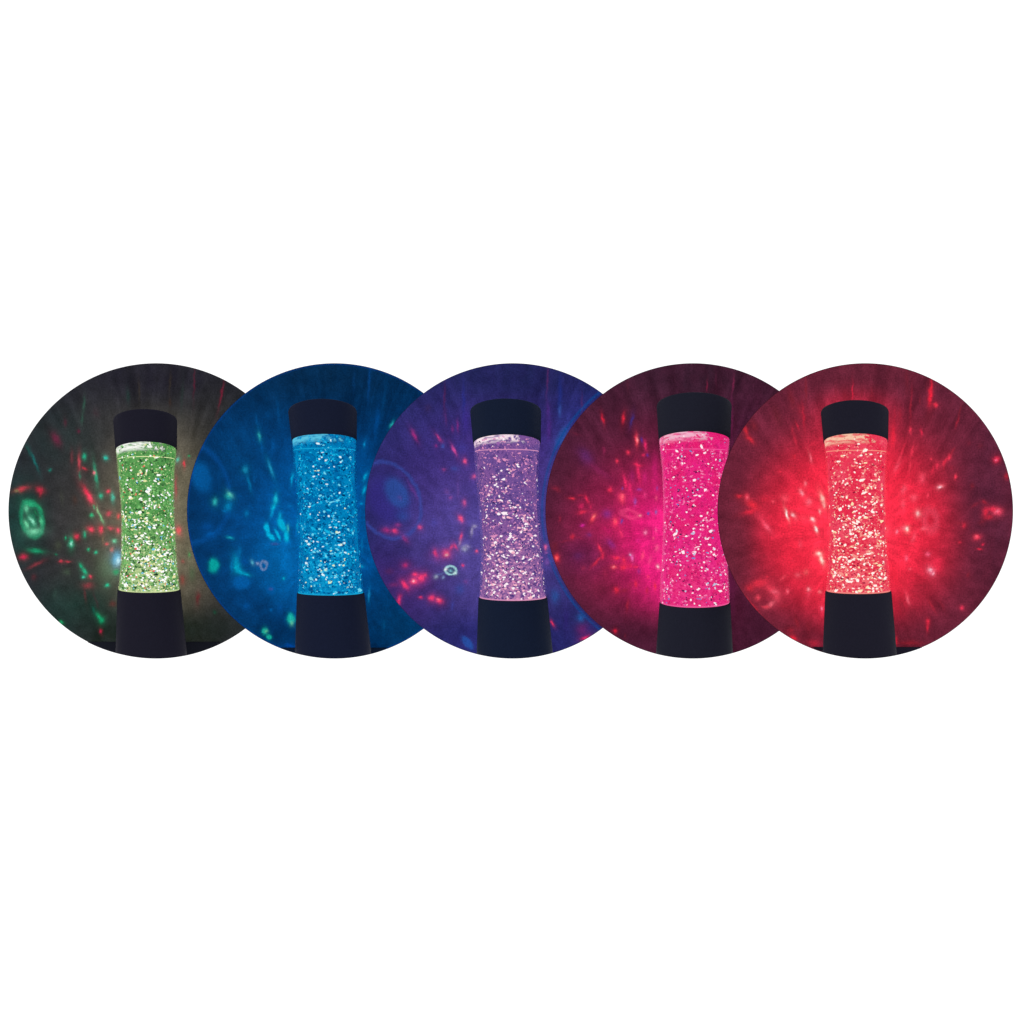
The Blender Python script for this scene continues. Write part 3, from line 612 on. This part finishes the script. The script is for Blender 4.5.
 (931.3,388,1.5,12,3,(222,36,60)),(930,397,2.6,10,4,(238,36,62)),(935.6,405,2.9,2.9,0,(242,52,78)),(907,381,2.8,18,0,(114,34,50),{'a':.8}),(911,405,1.4,20,3,(156,36,56),{'a':.9}),(899.8,415.6,2.2,10,0,(158,36,56),{'a':.8}),(895,415,1.4,9,0,(170,36,58),{'a':.7}),(920,401,1,5,0,(134,36,50),{'a':.8}),(910.7,430.3,1.5,4,0,(246,58,86)),(921.3,432.5,1.5,4.4,-8,(224,42,74)),(929,418,8,8,0,(110,34,50),{'a':.6}),
 (957.6,421.5,1.3,8,14,(158,36,56)),(960,411,.9,6,14,(120,34,50)),(893,437,2.8,15,2,(228,40,64)),(912.2,451.5,1.8,6.4,15,(234,54,80)),(902.5,450,1.3,8,20,(228,48,74)),(931.5,458.4,1.7,1.7,0,(248,62,88)),(896.8,467,2.4,7,28,(242,76,100)),(899,460,1.4,7,20,(236,60,84)),(910,467,1.8,8,2,(238,56,80)),(937,465.7,2.6,4,0,(236,52,82)),(932.7,470,1.3,5.4,12,(220,44,70)),(949,457,2.2,4,32,(242,54,82)),(944.4,461.5,2,5,35,(228,46,72)),(952,451.5,1.3,5,35,(158,40,58)),(951,468,3,2.4,0,(150,36,56),{'a':.7}),(944,466,1.2,6,5,(190,40,62),{'a':.7}),
 (955.8,476.7,1.7,3.1,12,(242,58,84)),(996.4,459.6,4,3.8,10,(242,42,78)),(996,460,1.5,1.3,0,(252,110,146)),(1006.6,476.4,2.8,4.4,0,(168,36,56)),(972,486,2,4,20,(126,34,50),{'a':.8}),(969,443,3,3,0,(120,34,54),{'a':.6}),(980,446,4,4,0,(110,34,50),{'a':.6}),
 (940,486.6,6,2.9,18,(242,62,88)),(940,487,2.6,1.7,10,(255,206,216)),(922.5,478,3.4,5.6,10,(244,84,110)),(921,476,6,7,0,(240,60,84),{'a':.6}),(927.6,495.4,1.8,3.3,0,(248,64,90)),(903.4,490,3.6,6,20,(246,84,106),{'a':.8}),(913.7,497.7,4.6,4,20,(246,84,106),{'a':.8}),(984,502,4,2.6,-20,(154,36,56)),(975,505,6,2,30,(140,36,54),{'a':.7}),(903,504,3,6,0,(246,84,106),{'a':.7}),
 (993,509,8,3.4,-6,(236,46,76)),(998,512,5.6,4.6,-10,(246,72,102)),(997,511,2.4,2,0,(250,110,138)),(985.6,512,3,5.5,20,(222,44,70)),(989,517,6,3.4,10,(192,40,62)),(982,522,5,2.2,20,(120,34,52)),
 (917.8,513.7,2.2,2.6,0,(255,236,226)),(917.8,513.7,4.4,5,0,(250,110,130),{'a':.5}),(906.8,529.3,2.1,2.7,0,(255,244,230)),(904,528,4,3,0,(252,120,140),{'a':.6}),(896.8,531.7,1.9,2,0,(252,130,156)),(930.5,520,6,10,-5,(242,78,104),{'ring':.9,'a':.45}),(924,529,3.8,2.3,10,(248,90,110)),(913.7,537,2.7,6.5,20,(244,80,102),{'a':.8}),(933,505,3,6,30,(236,46,72),{'a':.7}),(886,530,4,6,0,(250,110,125),{'a':.4}),
 (964,525.7,3,3.1,0,(208,42,66)),(959,523,6,2,0,(150,38,56),{'a':.7}),(977,537,4.5,3.6,10,(242,58,86)),(976,536.6,2,1.6,0,(250,90,112)),(983,544.4,1.7,1.5,0,(222,42,76)),(979.6,549,2.8,1.3,-8,(218,38,66)),(959.5,542.5,2.6,1.8,0,(192,40,62),{'a':.9}),(982,525,4,2,0,(100,34,52),{'a':.7}),
 (927.6,554,3,2.8,-10,(248,90,124)),(906.4,558.3,1.9,3.4,0,(244,94,124)),(909.3,569.3,2,1.7,0,(242,76,98)),(918.4,575,1.7,1.4,0,(222,52,76)),(934.5,567,9.5,10.5,30,(240,44,74),{'soft':.8}),(938,561,5,4,0,(235,46,76)),(931,571,4.2,5.6,-25,(252,110,140)),(930.2,569.6,2,2.4,-20,(255,196,212)),(933.5,573.5,1.6,1.8,0,(255,170,190)),(947,570,5,5,0,(140,36,54),{'a':.5}),
 (906.5,594,1.7,8,-16,(236,60,84)),(908,600,1.8,5,-18,(250,100,122)),(894,573,5,18,-12,(238,42,66),{'a':.9}),(898,593,7,7,0,(205,40,62),{'a':.9}),(904,583,4,10,-15,(214,42,64),{'a':.8}),(902,606,3,10,-20,(150,38,56),{'a':.7}),
 (931.2,605,1.6,10,-30,(172,40,60)),(941.5,604,1.8,8,-28,(140,36,54),{'a':.8}),(962,607.8,2.8,2.4,-25,(238,54,88)),(928,622,1.9,4,-5,(236,46,74)),(927.3,628,1.5,4.5,5,(220,42,68)),(892,625,1.6,20,-4,(150,38,56),{'a':.8}),(896,641,1.7,6,0,(220,40,64)),(910,643,16,2.6,0,(150,36,52),{'a':.8}),(967.8,575,1.7,3,0,(136,36,52),{'a':.8}),(918,590,10,8,0,(150,38,56),{'a':.5}),(928,585,9,5,0,(150,36,54),{'a':.5}),(912,614,10,8,0,(110,34,50),{'a':.5}),
 ],
]
MOT = [(.3,(48,48,48)), (.35,(2,46,88)), (.35,(48,42,108)), (.3,(80,28,52)), (.16,(120,32,50))]
BASEC = [(40,42,48),(4,48,92),(42,42,100),(72,30,50),(88,32,50)]
ALB = [tuple(v/1.25 for v in lin(c)) for c in ((34,34,42),(6,34,62),(30,32,70),(52,26,42),(66,26,38))]

def M(seed, base, base2, dark, pale, white, dk=.7, wm=.8, low=.8, top=1.0):
    return dict(seed=seed, base=base, base2=base2, dark=dark, pale=pale, white=white, dk=dk, wm=wm, low=low, top=top)

LAMPS = [
 dict(label='glitter lamp glowing green, between black cap and base, far left of the row',
  cap=((419.2,113.2,177.2),(450,115.3,176.9)), kcap=(.33,.27), black=(31,30,43),
  tube=[(449.8,115.4,176.9,.27),(459,116.3,176.4,.17),(476,117.8,175,.08),(506,120.4,174.7,.04),(537,121,176,0),(567,120,178,-.05),(580,119,179.3,-.09),(589.4,118,180.2,-.10)],
  wl=459.5, kwl=.10, line=(235,245,180), base=((589.6,117.4,180.6),(650,115.6,186.6)),
  core=.95, edge=.985, glass=(190,220,150), gamt=.45, nfl=3500, bot=.75, sd=.25, mid=2,
  mat=M(1.3,(74,142,72),(98,168,90),(24,66,40),(214,228,168),(255,255,250),dk=.8,wm=1,low=.85,top=1.0),
  flakes=[((255,255,252),44,'w',1.1),((236,234,170),26,'w'),((120,190,110),18,'m'),((20,48,34),20,'d'),((240,90,90),3,'a'),((120,200,235),5,'a')]),
 dict(label='glitter lamp glowing sky blue, with a navy black cap, standing before the blue panel',
  cap=((410.9,288.2,357),(440.6,291.6,356.8)), kcap=(.36,.20), black=(24,30,52),
  tube=[(441,291.6,356.9,.23),(451,292.2,356.8,.14),(476,294.2,356.8,.08),(506,297,358,.04),(537,297.9,359.8,0),(567,297.9,361.8,-.03),(592.6,297,364,-.08)],
  wl=450.5, kwl=.07, line=(20,165,215), base=((592.8,296.8,364.4),(648,295.2,370.8)),
  core=.93, edge=.9, glass=(0,140,200), gamt=.35, nfl=2900, bot=.45, sd=.55, mid=1,
  mat=M(2.1,(0,104,168),(0,132,190),(0,60,118),(24,172,222),(100,210,238),dk=.8,wm=.5,low=.55,top=.8),
  flakes=[((110,214,240),24,'w'),((20,178,226),36,'m'),((0,134,200),18,'m'),((0,50,100),18,'d'),((220,240,200),3,'w'),((225,248,255),9,'w')]),
 dict(label='glitter lamp glowing pale mauve, middle lamp of the row, before the violet panel',
  cap=((410,470.2,541.2),(443,473,540.9)), kcap=(.33,.25), black=(21,31,53),
  tube=[(443,473.2,541,.25),(452,473.7,540,.15),(476,475.2,539,.08),(506,478.4,539.3,.04),(537,480.3,541.6,0),(567,480.2,543.9,-.04),(597.2,478.7,547,-.10)],
  wl=451.5, kwl=.06, line=(220,150,190), base=((597.6,478.4,547.4),(650,476.7,552.6)),
  core=.92, edge=.9, glass=(150,120,190), gamt=.35, nfl=2500, bot=.5, sd=.6, mid=1,
  mat=M(3.7,(104,76,146),(128,84,152),(58,42,112),(232,156,194),(255,232,240),dk=.7,wm=.75,low=.6,top=1.0),
  flakes=[((255,240,246),34,'w',1.05),((224,146,190),20,'m'),((152,98,168),12,'m'),((52,38,98),22,'d'),((255,190,205),10,'w')]),
 dict(label='glitter lamp glowing hot pink, its right side hidden behind the red panel edge',
  cap=((404.8,656.6,731.7),(440,658.6,730.2)), kcap=(.34,.24), black=(32,33,46),
  tube=[(440,658.6,730.3,.24),(452,659.6,729.2,.14),(470,661.6,727.6,.08),(506,662.8,726.6,.04),(537,662.4,727,0),(567,661,728.6,-.06),(590,659.5,730,-.12),(602.2,659.8,730.2,-.15)],
  wl=450.5, kwl=.04, line=(246,90,160), base=((602.6,659.4,730.4),(650,656.2,732.8)),
  core=.96, edge=.97, glass=(250,120,180), gamt=.55, nfl=2700, bot=.1, sd=.1, mid=1,
  mat=M(4.9,(236,34,130),(232,30,112),(170,26,92),(246,96,160),(255,225,240),dk=.6,wm=.5,low=.3,top=.6),
  flakes=[((255,236,244),22,'w',1.05),((246,120,172),30,'m'),((226,40,110),18,'m'),((88,24,72),24,'d'),((110,130,200),4,'a'),((190,200,230),6,'w')]),
 dict(label='glitter lamp glowing coral red, at the far right of the row before the red panel',
  cap=((411,820.8,888.8),(441.2,823.4,888.2)), kcap=(.33,.24), black=(31,30,43),
  tube=[(441.4,823.5,888.2,.24),(452,824.6,887.6,.13),(476,826.2,886.8,.08),(506,827.8,886.5,.03),(537,828.2,887.5,0),(567,826.9,889.4,-.04),(590.8,825.7,891.1,-.09)],
  wl=452, kwl=.05, line=(250,150,130), base=((591.2,825.2,891.6),(651,822.8,896.6)),
  core=.93, edge=.9, glass=(255,90,110), gamt=.4, nfl=2900, bot=.7, sd=.55, mid=1,
  mat=M(6.2,(234,40,74),(240,70,98),(196,24,56),(252,150,140),(255,226,190),dk=.6,wm=.5,low=.35,top=.75),
  flakes=[((255,240,232),34,'w',1.1),((250,150,140),24,'m'),((242,90,108),14,'m'),((150,20,50),16,'d'),((255,228,184),12,'w')]),
]
PLAB = ['round dark panel speckled green and red behind the green lamp, leftmost of five',
        'round blue panel with teal light spots, behind the blue glitter lamp',
        'round violet panel with a large blue eye-shaped light ring, behind the mauve lamp',
        'round maroon panel with a pink glow, behind the hot pink lamp',
        'round red panel covered in bright red light spots, topmost and rightmost of the five']
LEDGE = [(641.5,(30,32,42)),(647.5,(20,32,54)),None,None,(646.8,(32,30,44))]

for k in range(5):
    lg = LEDGE[k]
    make_panel(k, ALB[k], PLAB[k], lg and lg[0], lg and lg[1])
    root, ya, s_, ax_ = make_lamp(k, LAMPS[k])
    make_pattern_light(k, root, ALB[k], BASEC[k], SPOTS[k], MOT[k][0], MOT[k][1])


# ------------------------------------------------------------------ camera and render settings
cam = bpy.data.cameras.new('camera'); co = bpy.data.objects.new('camera', cam); COL.objects.link(co)
co.location = (0, -CAM_D, 0); co.rotation_euler = (math.radians(90), 0, 0)
cam.sensor_width = 36; cam.lens = 36 * CAM_D / 1.024
cam.clip_start = 0.1; cam.clip_end = 100
SC.camera = co
SC.render.engine = 'CYCLES'
SC.render.resolution_x = SC.render.resolution_y = 1024
SC.view_settings.view_transform = 'Standard'
SC.view_settings.look = 'None'
SC.view_settings.exposure = 0; SC.view_settings.gamma = 1
SC.cycles.max_bounces = 6; SC.cycles.diffuse_bounces = 1; SC.cycles.glossy_bounces = 1; SC.cycles.transparent_max_bounces = 16
